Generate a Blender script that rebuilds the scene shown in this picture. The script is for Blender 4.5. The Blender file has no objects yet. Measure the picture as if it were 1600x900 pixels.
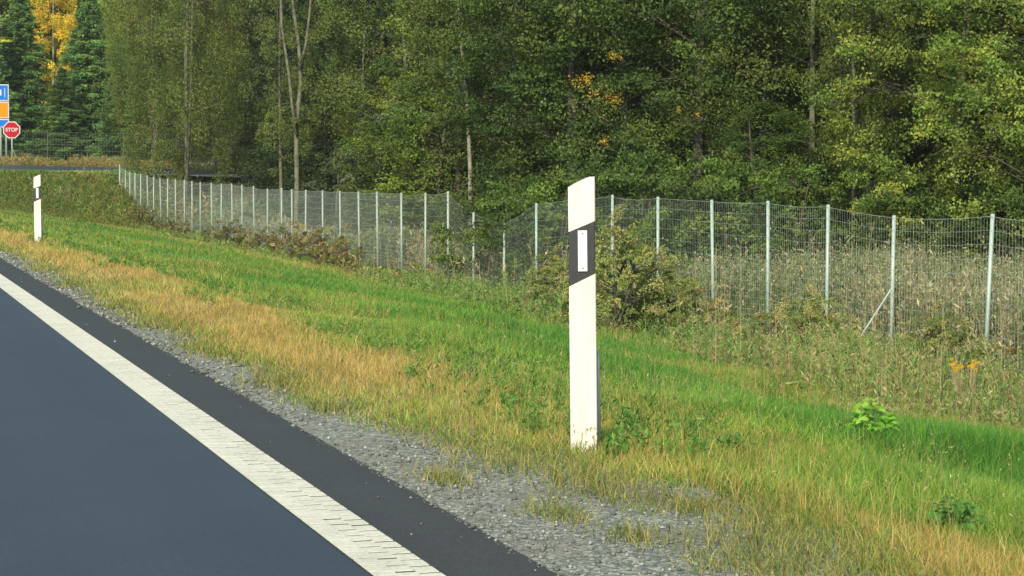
import bpy, math, random
import numpy as np
R = math.radians
rng = np.random.default_rng(7)
random.seed(7)
scn = bpy.context.scene
COL = scn.collection

# ------------------------------------------------------------------ camera, sky, sun, exposure
F = 3300.0
YAW = math.atan(1028 / 3300); PIT = math.atan((450 - 272) / F); CAMH = 1.06
cd = bpy.data.cameras.new('camera'); cam = bpy.data.objects.new('camera', cd); COL.objects.link(cam)
cd.sensor_width = 36.0; cd.lens = F / 1600 * 36.0; cd.clip_start = 0.1; cd.clip_end = 3000
cam.location = (0, 0, CAMH); cam.rotation_euler = (R(90) - PIT, 0, -YAW)
scn.camera = cam
SUN_EL, SUN_AZ = R(36), R(-149)          # azimuth of the sun measured clockwise from +Y (the road's direction)
w = bpy.data.worlds.new('World'); scn.world = w; w.use_nodes = True
nt = w.node_tree; bg = nt.nodes['Background']; sk = nt.nodes.new('ShaderNodeTexSky')
sk.sky_type = 'NISHITA'; sk.sun_disc = False; sk.sun_elevation = SUN_EL; sk.sun_rotation = SUN_AZ
sk.air_density = 1.0; sk.dust_density = 1.5
nt.links.new(sk.outputs[0], bg.inputs[0]); bg.inputs[1].default_value = 0.15
sd = bpy.data.lights.new('sun', 'SUN'); sd.energy = 3.9; sd.angle = R(0.6); sd.color = (1.0, 0.90, 0.67)
sun = bpy.data.objects.new('sun', sd); COL.objects.link(sun)
sun.rotation_euler = (R(90) - SUN_EL, 0, R(180) - SUN_AZ)
scn.view_settings.view_transform = 'Standard'; scn.view_settings.look = 'None'
scn.view_settings.exposure = 0.36; scn.view_settings.gamma = 1.0; scn.view_settings.use_curve_mapping = False
scn.cycles.max_bounces = 6; scn.cycles.diffuse_bounces = 3; scn.cycles.transmission_bounces = 3
scn.cycles.transparent_max_bounces = 4

# ------------------------------------------------------------------ helpers
cy_, sy_ = math.cos(YAW), math.sin(YAW)
FW = np.array([sy_ * math.cos(PIT), cy_ * math.cos(PIT), -math.sin(PIT)])
RT = np.array([cy_, -sy_, 0.0]); UP = np.cross(RT, FW)
def at(x, y, Z):
    return np.array([0, 0, CAMH]) + Z * (FW + RT * (x - 800) / F - UP * (y - 450) / F)
def px_of(P):
    q = P - np.array([0, 0, CAMH]); Z = q @ FW
    Zs = np.where(Z > 0.5, Z, 0.5)
    return 800 + F * (q @ RT) / Zs, 450 - F * (q @ UP) / Zs, Z

def sm(x, a, b):
    t = np.clip((x - a) / (b - a), 0, 1); return t * t * (3 - 2 * t)
def vnoise(x, y, s, seed=0):
    """smooth value noise in 0..1 on numpy arrays"""
    x = np.asarray(x, float) / s + seed * 17.13; y = np.asarray(y, float) / s + seed * 7.77
    xi = np.floor(x); yi = np.floor(y); fx = x - xi; fy = y - yi
    fx = fx * fx * (3 - 2 * fx); fy = fy * fy * (3 - 2 * fy)
    def h(a, b):
        t = np.sin(a * 127.1 + b * 311.7 + seed * 74.7) * 43758.5453
        return t - np.floor(t)
    return (h(xi, yi) * (1 - fx) + h(xi + 1, yi) * fx) * (1 - fy) + (h(xi, yi + 1) * (1 - fx) + h(xi + 1, yi + 1) * fx) * fy

def ground(u, v):
    u = np.asarray(u, float); v = np.asarray(v, float)
    p = -0.16 * (np.clip(u, 2.8, 12.4) - 2.8)
    p = p - 0.06 * np.clip(-u - 9, 0, 10)
    p = p + 0.006 * np.clip(u - 22, 0, 400)
    p = p - 0.62 * np.exp(-((v - 45.6) / 2.6) ** 2) * sm(u, 7.5, 12.5) * (1 - sm(u, 20, 30))
    rough = (vnoise(u, v, 1.7, 3) - .5) * 0.13 + (vnoise(u, v, 0.6, 5) - .5) * 0.05
    p = p + rough * sm(u, 2.9, 5.0)
    w = sm(v, 88, 103) * (1 - 0.35 * sm(u, 10, 16) * (1 - sm(v, 97, 104)))
    return p * (1 - w) + w * (1.16 + 0.30 * sm(v, 103.5, 111.5) - .02 * np.clip(u - 8, -10, 10))

def mesh_np(name, V, faces, col=None, mat=None, parent=None, smooth=False):
    """faces: (N,k) int array or list of such arrays"""
    if not isinstance(faces, (list, tuple)): faces = [faces]
    faces = [f for f in faces if len(f)]
    me = bpy.data.meshes.new(name)
    me.vertices.add(len(V)); me.vertices.foreach_set('co', np.asarray(V, np.float32).ravel())
    li = np.concatenate([f.ravel() for f in faces]).astype(np.int32)
    tot = np.concatenate([np.full(len(f), f.shape[1], np.int32) for f in faces])
    st = np.concatenate([[0], np.cumsum(tot)[:-1]]).astype(np.int32)
    me.loops.add(len(li)); me.loops.foreach_set('vertex_index', li)
    me.polygons.add(len(tot)); me.polygons.foreach_set('loop_start', st); me.polygons.foreach_set('loop_total', tot)
    if smooth: me.polygons.foreach_set('use_smooth', np.ones(len(tot), bool))
    if col is not None:
        a = me.attributes.new('Col', 'FLOAT_COLOR', 'POINT')
        c = np.ones((len(V), 4), np.float32); c[:, :3] = col; a.data.foreach_set('color', c.ravel())
    me.update(calc_edges=True); me.validate()
    if mat: me.materials.append(mat)
    o = bpy.data.objects.new(name, me); COL.objects.link(o)
    if parent: o.parent = parent
    return o

class MB:
    def __init__(s): s.v = []; s.f = []; s.n = 0
    def add(s, V, Fs):
        for f in Fs: s.f.append([i + s.n for i in f])
        s.v.extend([tuple(p) for p in V]); s.n = len(s.v)
    def box(s, x0, x1, y0, y1, z0, z1):
        V = [(x, y, z) for x in (x0, x1) for y in (y0, y1) for z in (z0, z1)]
        s.add(V, [(0, 1, 3, 2), (4, 6, 7, 5), (0, 4, 5, 1), (2, 3, 7, 6), (0, 2, 6, 4), (1, 5, 7, 3)])
    def tube(s, pts, rad, k=8, cap=True):
        pts = [np.array(p, float) for p in pts]
        if not hasattr(rad, '__len__'): rad = [rad] * len(pts)
        rings = []
        for i, p in enumerate(pts):
            d = pts[min(i + 1, len(pts) - 1)] - pts[max(i - 1, 0)]; d = d / (np.linalg.norm(d) + 1e-9)
            ref = np.array([0, 0, 1.0]) if abs(d[2]) < 0.9 else np.array([1.0, 0, 0])
            a = np.cross(d, ref); a /= np.linalg.norm(a); b = np.cross(d, a)
            rings.append([p + rad[i] * (a * math.cos(2 * math.pi * j / k) + b * math.sin(2 * math.pi * j / k)) for j in range(k)])
        V = [q for r in rings for q in r]; Fs = []
        for i in range(len(pts) - 1):
            for j in range(k):
                Fs.append((i * k + j, i * k + (j + 1) % k, (i + 1) * k + (j + 1) % k, (i + 1) * k + j))
        if cap:
            Fs.append(tuple(range(k))[::-1]); Fs.append(tuple(range((len(pts) - 1) * k, len(pts) * k)))
        s.add(V, Fs)
    def build(s, name, mat=None, parent=None, smooth=False):
        me = bpy.data.meshes.new(name); me.from_pydata([tuple(map(float, q)) for q in s.v], [], s.f)
        if smooth:
            me.polygons.foreach_set('use_smooth', [True] * len(me.polygons))
        me.update()
        if mat: me.materials.append(mat)
        o = bpy.data.objects.new(name, me); COL.objects.link(o)
        if parent: o.parent = parent
        return o

def bevel(o, wd, seg=2):
    m = o.modifiers.new('bevel', 'BEVEL'); m.width = wd; m.segments = seg; m.limit_method = 'ANGLE'; return o
def tag(o, label=None, cat=None, group=None, kind=None):
    if label: o['label'] = label
    if cat: o['category'] = cat
    if group: o['group'] = group
    if kind: o['kind'] = kind
    return o
def empty(name, loc, rz=0):
    o = bpy.data.objects.new(name, None); COL.objects.link(o); o.location = [float(c) for c in loc]; o.rotation_euler = (0, 0, rz)
    o.empty_display_size = .2
    return o
def copy_tree(src, loc, rz, sc=1.0, label=None, cat=None, group=None):
    r = src.copy(); COL.objects.link(r); r.location = [float(c) for c in loc]; r.rotation_euler = (0, 0, rz)
    r.scale = sc if hasattr(sc, '__len__') else (sc, sc, sc)
    for key in ('group',):
        if key in r: del r[key]
    tag(r, label, cat, group)
    for ch in src.children:
        c = ch.copy(); COL.objects.link(c); c.parent = r
        for g in ch.children:
            d = g.copy(); COL.objects.link(d); d.parent = c
    return r

# ------------------------------------------------------------------ materials
def newmat(name):
    m = bpy.data.materials.new(name); m.use_nodes = True
    return m, m.node_tree, m.node_tree.nodes['Principled BSDF']
def N(nt, t, **kw):
    n = nt.nodes.new(t)
    for k, v in kw.items(): setattr(n, k, v)
    return n
def ramp(nt, fac, stops):
    r = N(nt, 'ShaderNodeValToRGB'); el = r.color_ramp.elements
    while len(el) < len(stops): el.new(0.5)
    for e, (p, c) in zip(el, stops): e.position = p; e.color = (*c, 1)
    nt.links.new(fac, r.inputs[0]); return r.outputs[0]
def mixc(nt, fac, a, b, mode='MIX'):
    m = N(nt, 'ShaderNodeMix', data_type='RGBA', blend_type=mode)
    for s, v in ((m.inputs[0], fac), (m.inputs[6], a), (m.inputs[7], b)):
        if hasattr(v, 'is_linked'): nt.links.new(v, s)
        elif isinstance(v, (int, float)): s.default_value = v
        else: s.default_value = (*v, 1)
    return m.outputs[2]
def noise(nt, scale, detail=4, rough=.55, vec=None, dist=0):
    n = N(nt, 'ShaderNodeTexNoise'); n.inputs['Scale'].default_value = scale; n.inputs['Detail'].default_value = detail
    n.inputs['Roughness'].default_value = rough; n.inputs['Distortion'].default_value = dist
    if vec is not None: nt.links.new(vec, n.inputs['Vector'])
    return n.outputs['Fac']
def pos(nt): return N(nt, 'ShaderNodeNewGeometry').outputs['Position']
def objc(nt): return N(nt, 'ShaderNodeTexCoord').outputs['Object']
def bump(nt, h, strength, dist, bsdf):
    b = N(nt, 'ShaderNodeBump'); b.inputs['Strength'].default_value = strength; b.inputs['Distance'].default_value = dist
    nt.links.new(h, b.inputs['Height']); nt.links.new(b.outputs[0], bsdf.inputs['Normal'])

def leafmat(name, trans=.35, rough=.55, spec=.25, tint=(1.0, 1.0, 0.55)):
    m, nt, b = newmat(name)
    a = N(nt, 'ShaderNodeAttribute', attribute_name='Col')
    oi = N(nt, 'ShaderNodeObjectInfo')
    hs = N(nt, 'ShaderNodeHueSaturation'); nt.links.new(a.outputs['Color'], hs.inputs['Color'])
    mr = N(nt, 'ShaderNodeMapRange'); mr.inputs['To Min'].default_value = .82; mr.inputs['To Max'].default_value = 1.2
    nt.links.new(oi.outputs['Random'], mr.inputs['Value']); nt.links.new(mr.outputs[0], hs.inputs['Value'])
    nt.links.new(hs.outputs[0], b.inputs['Base Color']); b.inputs['Roughness'].default_value = rough
    b.inputs['Specular IOR Level'].default_value = spec
    t = N(nt, 'ShaderNodeBsdfTranslucent'); tc = mixc(nt, 1.0, hs.outputs[0], tint, 'MULTIPLY')
    nt.links.new(tc, t.inputs['Color'])
    mx = N(nt, 'ShaderNodeMixShader'); mx.inputs[0].default_value = trans
    nt.links.new(b.outputs[0], mx.inputs[1]); nt.links.new(t.outputs[0], mx.inputs[2])
    nt.links.new(mx.outputs[0], nt.nodes['Material Output'].inputs['Surface'])
    return m
M = {}
M['leaf'] = leafmat('leaf'); M['needle'] = leafmat('needle', .3, .6, .2); M['grass'] = leafmat('grass', .3, .6, .2, (1, 1, .6))
M['weed'] = leafmat('weed', .3, .7, .1, (1, .95, .7))

def bark(name, c1, c2, c3, sc):
    m, nt, b = newmat(name)
    v = objc(nt); mp = N(nt, 'ShaderNodeMapping'); mp.inputs['Scale'].default_value = sc; nt.links.new(v, mp.inputs[0])
    f = noise(nt, 1.0, 6, .65, mp.outputs[0])
    nt.links.new(ramp(nt, f, [(.32, c1), (.48, c2), (.7, c3)]), b.inputs['Base Color']); b.inputs['Roughness'].default_value = .85
    bump(nt, f, .5, .02, b); return m
M['birch'] = bark('birch_bark', (.05, .045, .035), (.20, .20, .14), (.33, .33, .24), (3, 3, 9))
M['darkbark'] = bark('dark_bark', (.03, .026, .02), (.07, .06, .045), (.13, .115, .09), (12, 12, 3))
M['midbark'] = bark('shaded_birch_bark', (.05, .045, .03), (.12, .125, .08), (.20, .205, .14), (5, 5, 5))
M['greybark'] = bark('grey_bark', (.05, .05, .036), (.11, .11, .075), (.18, .175, .12), (8, 8, 4))

def simple(name, c, rough=.5, metal=0.0, nz=None, spec=.5):
    m, nt, b = newmat(name)
    b.inputs['Roughness'].default_value = rough; b.inputs['Metallic'].default_value = metal
    b.inputs['Specular IOR Level'].default_value = spec
    f = noise(nt, nz or 30, 5, .6, objc(nt))
    nt.links.new(ramp(nt, f, [(.25, tuple(x * .8 for x in c)), (.75, tuple(min(1, x * 1.12) for x in c))]), b.inputs['Base Color'])
    return m
M['galv'] = simple('galvanised_steel', (.34, .44, .39), .5, .1, 8)
M['wire'] = simple('galvanised_wire', (.46, .55, .51), .5, .0, 5)
M['black'] = simple('black_plastic', (.035, .037, .04), .5, 0, 20)
M['reflector'] = simple('white_reflector', (.78, .79, .78), .3, 0, 200)
M['signblue'] = simple('blue_sheet', (.004, .15, .55), .6, spec=.2); M['signorange'] = simple('orange_sheet', (.72, .24, .002), .6, spec=.2)
M['signred'] = simple('red_sheet', (.38, .004, .016), .6, spec=.2); M['signwhite'] = simple('white_sheet', (.5, .52, .53), .6)
M['signgrey'] = simple('grey_sign_back', (.3, .32, .33), .5, .3)
M['screw'] = simple('screw', (.2, .2, .2), .5)
M['stem'] = simple('dry_stem', (.35, .27, .15), .8)

# white post plastic with muddy flecks near the ground
m, nt, b = newmat('white_plastic'); M['postwhite'] = m
oc = objc(nt); sx = N(nt, 'ShaderNodeSeparateXYZ'); nt.links.new(oc, sx.inputs[0])
mp = N(nt, 'ShaderNodeMapping'); mp.inputs['Scale'].default_value = (90, 90, 28); nt.links.new(oc, mp.inputs[0])
f1 = noise(nt, 1.0, 5, .7, mp.outputs[0])
mr = N(nt, 'ShaderNodeMapRange'); mr.inputs['From Min'].default_value = .02; mr.inputs['From Max'].default_value = .24
mr.inputs['To Min'].default_value = .13; mr.inputs['To Max'].default_value = -.10; nt.links.new(sx.outputs['Z'], mr.inputs[0])
ad = N(nt, 'ShaderNodeMath', operation='ADD'); nt.links.new(f1, ad.inputs[0]); nt.links.new(mr.outputs[0], ad.inputs[1])
dirt = ramp(nt, ad.outputs[0], [(.60, (0, 0, 0)), (.66, (1, 1, 1))])
mp2 = N(nt, 'ShaderNodeMapping'); mp2.inputs['Scale'].default_value = (60, 60, 2.5); nt.links.new(oc, mp2.inputs[0])
f2 = noise(nt, 1.0, 4, .6, mp2.outputs[0])
basew = ramp(nt, f2, [(.3, (.58, .58, .50)), (.65, (.72, .72, .63))])
nt.links.new(mixc(nt, dirt, basew, (.20, .155, .07)), b.inputs['Base Color']); b.inputs['Roughness'].default_value = .45

# asphalt
def asphalt(name, c1, c2, rough, spec):
    m, nt, b = newmat(name)
    p = pos(nt); f = noise(nt, 260, 3, .6, p); g = noise(nt, 1.3, 4, .5, p)
    mp = N(nt, 'ShaderNodeMapping'); mp.inputs['Scale'].default_value = (2.2, .05, 1); nt.links.new(p, mp.inputs[0])
    g2 = noise(nt, 1.0, 3, .5, mp.outputs[0])
    c = ramp(nt, f, [(.3, c1), (.72, c2)])
    c = mixc(nt, .5, c, ramp(nt, g2, [(.3, (.8, .8, .8)), (.7, (1.18, 1.18, 1.18))]), 'MULTIPLY')
    g3 = noise(nt, 45, 5, .75, p); g4 = noise(nt, 110, 2, .6, p); c = mixc(nt, .6, c, ramp(nt, g4, [(.35, (.7, .7, .7)), (.68, (1.35, 1.35, 1.35))]), 'MULTIPLY'); c = mixc(nt, .6, c, ramp(nt, g3, [(.3, (.78, .78, .78)), (.7, (1.2, 1.2, 1.2))]), 'MULTIPLY')
    c = mixc(nt, .35, c, ramp(nt, g, [(.3, (.8, .8, .8)), (.7, (1.2, 1.2, 1.2))]), 'MULTIPLY')
    nt.links.new(c, b.inputs['Base Color']); b.inputs['Roughness'].default_value = rough; b.inputs['Specular IOR Level'].default_value = spec
    bump(nt, f, .35, .004, b); return m
M['asphalt'] = asphalt('asphalt', (.022, .036, .045), (.046, .066, .076), .62, .42)  # bluish sky reflection tinted into the carriageway's base colour
M['asphalt2'] = asphalt('shoulder_asphalt', (.034, .040, .039), (.060, .068, .065), .8, .25)
m, nt, b = newmat('road_paint'); M['paint'] = m
f = noise(nt, 55, 6, .7, pos(nt)); g = noise(nt, 3.5, 4, .6, pos(nt))
c = ramp(nt, f, [(.25, (.34, .34, .27)), (.45, (.60, .61, .49)), (.7, (.72, .73, .58))])
c = mixc(nt, .5, c, ramp(nt, g, [(.3, (.74, .74, .72)), (.62, (1.03, 1.03, 1.03))]), 'MULTIPLY')
nt.links.new(c, b.inputs['Base Color']); b.inputs['Roughness'].default_value = .6; bump(nt, f, .3, .003, b)
M['groovedark'] = simple('groove_grime_shade', (.05, .055, .05), .8, 0, 25)  # groove floor of the edge line: grime with shadow put into the colour

# gravel
m, nt, b = newmat('gravel'); M['gravel'] = m
p = pos(nt)
vo = N(nt, 'ShaderNodeTexVoronoi'); vo.inputs['Scale'].default_value = 75; nt.links.new(p, vo.inputs['Vector'])
vo2 = N(nt, 'ShaderNodeTexVoronoi'); vo2.inputs['Scale'].default_value = 190; nt.links.new(p, vo2.inputs['Vector'])
sp = N(nt, 'ShaderNodeSeparateColor'); nt.links.new(vo.outputs['Color'], sp.inputs[0])
c = ramp(nt, sp.outputs[0], [(0, (.085, .105, .088)), (.35, (.14, .165, .135)), (.7, (.205, .232, .192)), (1, (.40, .42, .35))])
sp2 = N(nt, 'ShaderNodeSeparateColor'); nt.links.new(vo2.outputs['Color'], sp2.inputs[0])
c = mixc(nt, .5, c, ramp(nt, sp2.outputs[1], [(0, (.6, .62, .6)), (1, (1.4, 1.38, 1.32))]), 'MULTIPLY')
lg = noise(nt, 2.2, 5, .6, p)
c = mixc(nt, ramp(nt, lg, [(.46, (0, 0, 0)), (.64, (.6, .6, .6))]), c, (.17, .15, .105))
nt.links.new(c, b.inputs['Base Color']); b.inputs['Roughness'].default_value = .9
bump(nt, vo.outputs['Distance'], .45, -.006, b)

# soil under grass
m, nt, b = newmat('soil'); M['soil'] = m
p = pos(nt); f = noise(nt, 22, 6, .7, p); g = noise(nt, 1.2, 4, .6, p)
c = ramp(nt, f, [(.3, (.04, .042, .02)), (.55, (.085, .08, .038)), (.75, (.15, .13, .07))])
c = mixc(nt, ramp(nt, g, [(.42, (0, 0, 0)), (.6, (.8, .8, .8))]), c, (.05, .085, .018))
nt.links.new(c, b.inputs['Base Color']); b.inputs['Roughness'].default_value = 1; bump(nt, f, .8, .03, b)

# ------------------------------------------------------------------ ground, roads
def lin(a, b, n): return np.linspace(a, b, n)
us = np.unique(np.concatenate([lin(-900, -60, 12), lin(-60, -8, 14), lin(-8, 1.5, 8), lin(1.5, 18, 84), lin(18, 60, 43), lin(60, 900, 15)]))
vs = np.unique(np.concatenate([lin(-400, -10, 10), lin(-10, 60, 176), lin(60, 115, 90), lin(115, 200, 30), lin(200, 1500, 14)]))
U, Vv = np.meshgrid(us, vs); Z = ground(U, Vv) - .012
P = np.stack([U.ravel(), Vv.ravel(), Z.ravel()], 1)
nu, nv = len(us), len(vs)
I = np.arange(nv - 1)[:, None] * nu + np.arange(nu - 1)[None, :]
Fq = np.stack([I, I + 1, I + 1 + nu, I + nu], -1).reshape(-1, 4)
tag(mesh_np('ground', P, Fq, mat=M['soil'], smooth=True), kind='structure')

def strip(name, u0, u1, mat, dz, v0=-12, v1=103, nuu=2, wob=0.0, wl=0.5, step=1.0):
    vv = np.arange(v0, v1 + step, step); uu = lin(0, 1, nuu)
    A, B = np.meshgrid(uu, vv)
    e0 = u0 + 0 * B; e1 = u1 + wob * ((vnoise(B, 0 * B, wl, 9) - .5) * 1.4 + (vnoise(B, 0 * B, wl * .3, 4) - .5) * .8)
    X = e0 * (1 - A) + e1 * A
    Zz = ground(np.clip(X, -9, 99), B) + dz
    P = np.stack([X.ravel(), B.ravel(), Zz.ravel()], 1); n = nuu
    I = np.arange(len(vv) - 1)[:, None] * n + np.arange(n - 1)[None, :]
    Fq = np.stack([I, I + 1, I + 1 + n, I + n], -1).reshape(-1, 4)
    return tag(mesh_np(name, P, Fq, mat=mat), kind='structure')
strip('gravel_verge', 1.60, 2.85, M['gravel'], 0.000, nuu=8, wob=.3, wl=.9, step=.1, v1=100)
strip('road', -7.2, 1.36, M['asphalt'], 0.016)
strip('road_shoulder', 1.36, 1.742, M['asphalt2'], 0.016, nuu=4, wob=.004, wl=.12, step=.02, v1=100)
strip('road_edge_line', 1.272, 1.448, M['groovedark'], 0.020)
strip('road_centre_line', -2.55, -2.43, M['paint'], 0.020)
strip('far_road_edge_line', -6.15, -6.0, M['paint'], 0.020)
# raised thermoplastic studs of the edge line: staggered rows
mb = MB()
for v0 in np.arange(2.0, 34.0, .098):
    for k, (a, bb) in enumerate([(0, .062), (.062, .118), (.118, .176)]):
        off = k * -.03 + random.uniform(-.004, .004)
        e = 0.0 if k == 0 else 0.001
        g0 = random.uniform(.017, .025) * (0.5 if k == 0 else 1)
        mb.box(1.272 + a + e, 1.272 + bb, v0 + off + g0, v0 + off + .098, .0195, .0218 + random.uniform(-.0002, .0002))
tag(mb.build('road_edge_marking', M['paint']), kind='structure')
mb = MB(); mb.box(1.273, 1.447, 33.9, 88, .0195, .0218)
tag(mb.build('road_edge_marking', M['paint']), kind='structure')

# crossing road on its bank
def cross(name, a0, a1, mat, dz, x0=-60, x1=19):
    uu = np.arange(x0, x1, 1.0); vv = np.array([a0, (a0 + a1) / 2, a1])
    A, B = np.meshgrid(uu, vv); bend = np.clip(A - 12, 0, 80) ** 1.35 * .22
    Bz = B
    P = np.stack([A.ravel(), (B - bend * .0 - .05 * (A - 8)).ravel(), (1.20 + .26 * (Bz - 104) / 7 - .022 * np.clip(A - 8, -12, 10) + dz).ravel()], 1)
    n = len(uu); I = np.arange(2)[:, None] * n + np.arange(n - 1)[None, :]
    return tag(mesh_np(name, P, np.stack([I, I + 1, I + 1 + n, I + n], -1).reshape(-1, 4), mat=mat), kind='structure')
cross('crossing_road', 104.0, 111.5, M['asphalt'], .03)
cross('crossing_road_gravel', 101.6, 104.02, M['gravel'], .02)
cross('crossing_road_line', 104.25, 104.42, M['paint'], .045)

# ------------------------------------------------------------------ loose gravel stones
n = 26000
v = 4.2 + rng.random(n) ** 2.0 * 26; u = 1.72 + rng.random(n) ** 1.15 * 1.05; u[:60] = rng.uniform(1.5, 1.76, 60)
d = vnoise(u, v, .5, 2)
X, Y, Zc = px_of(np.stack([u, v, 0 * u], 1))
k = (X > -150) & (X < 1750) & (d > .25 * rng.random(n) * 2) & (u < 2.2 + .5 * vnoise(u, v, .8, 8) + .25 * (v < 8)); u, v = u[k], v[k]; n = len(u)
s = .0028 + .009 * rng.random(n) ** 5; s *= np.clip(v / 8, 1, 2)
base = np.array([[1, 0, 0], [-1, 0, 0], [0, 1, 0], [0, -1, 0], [0, 0, 1], [0, 0, -1]], float)
Vp = base[None] * (s[:, None, None] * rng.uniform(.6, 1.3, (n, 6, 1))) * np.array([1, 1, .7])
a = rng.random(n) * 6.28; ca, sa = np.cos(a), np.sin(a)
Vp = np.stack([Vp[..., 0] * ca[:, None] - Vp[..., 1] * sa[:, None], Vp[..., 0] * sa[:, None] + Vp[..., 1] * ca[:, None], Vp[..., 2]], -1)
Vp += np.stack([u, v, ground(u, v) + s * .4 + .016 * (u < 1.74)], 1)[:, None]
fo = np.array([[0, 2, 4], [2, 1, 4], [1, 3, 4], [3, 0, 4], [2, 0, 5], [1, 2, 5], [3, 1, 5], [0, 3, 5]])
Fp = (fo[None] + np.arange(n)[:, None, None] * 6).reshape(-1, 3)
g = .09 + .24 * rng.random(n) ** 2.2; c = np.stack([g, g * 1.06, g * .93], 1)
M['stone'], nt, b = newmat('stone'); a_ = N(nt, 'ShaderNodeAttribute', attribute_name='Col')
nt.links.new(a_.outputs['Color'], b.inputs['Base Color']); b.inputs['Roughness'].default_value = .85
tag(mesh_np('loose_gravel', Vp.reshape(-1, 3), Fp, np.repeat(c, 6, 0), M['stone']), 'loose grey gravel lying between the asphalt edge and the grass', 'gravel', kind='stuff')

# ------------------------------------------------------------------ grass
def blades(u, v, h, wd, col, lean=.35, curl=.3, hv=None):
    n = len(u); z = ground(u, v) - .01
    a = rng.random(n) * 6.283; ld = rng.random(n) * 6.283
    L = np.abs(rng.normal(lean, lean * .6, n))
    sx, sy = np.cos(a) * wd, np.sin(a) * wd
    dx, dy = np.cos(ld) * L * h, np.sin(ld) * L * h
    P0 = np.stack([u, v, z], 1); S = np.stack([sx, sy, 0 * sx], 1)
    Mi = P0 + np.stack([dx * .35, dy * .35, h * .55], 1)
    Ti = P0 + np.stack([dx, dy, h * (1 - curl * L * L)], 1)
    V = np.stack([P0 - S, P0 + S, Mi + S * .7, Mi - S * .7, Ti], 1).reshape(-1, 3)
    b5 = np.arange(n)[:, None] * 5
    Q = b5 + np.array([0, 1, 2, 3]); T = b5 + np.array([3, 2, 4])
    C = np.repeat(col, 5, 0).reshape(n, 5, 3)
    return V, [Q, T], C.reshape(-1, 3)
def scatter(k, u0, u1, v0=4.0, v1=104.0, dens=1.0, p=1.7, margin=230):
    """random ground points, as many per square metre as the distance asks for"""
    out = []
    edges = np.geomspace(v0, v1, 24)
    for a, b in zip(edges[:-1], edges[1:]):
        m_ = (a + b) / 2; dd = dens * min(1.0, (7.0 / m_)) ** p
        n_ = rng.poisson(dd * (b - a) * (u1 - u0))
        out.append(np.stack([rng.uniform(u0, u1, n_), rng.uniform(a, b, n_)], 1))
    Q = np.concatenate(out); P = np.column_stack([Q, ground(Q[:, 0], Q[:, 1])])
    X, Y, Zc = px_of(P); kk = (X > -margin) & (X < 1600 + margin) & (Zc > 3.5) & (Y < 1250)
    return Q[kk, 0], Q[kk, 1]
def wscale(v, w0): return w0 * np.clip(v / 7.5, .8, 20) ** .8
def pal(n, cols, wts, jit=.2):
    c = np.array(cols)[rng.choice(len(cols), n, p=np.array(wts) / sum(wts))]
    return np.clip(c * rng.uniform(1 - jit, 1 + jit, (n, 1)) * rng.uniform(.93, 1.07, (n, 3)), 0, 1)
DRY = [(.54, .38, .12), (.46, .31, .09), (.64, .50, .20), (.36, .33, .08), (.24, .28, .06)]
GRN = [(.075, .23, .036), (.12, .31, .045), (.19, .37, .05), (.05, .17, .035)]
YGR = [(.27, .40, .06), (.36, .42, .08), (.18, .33, .045), (.46, .44, .14)]

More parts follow.
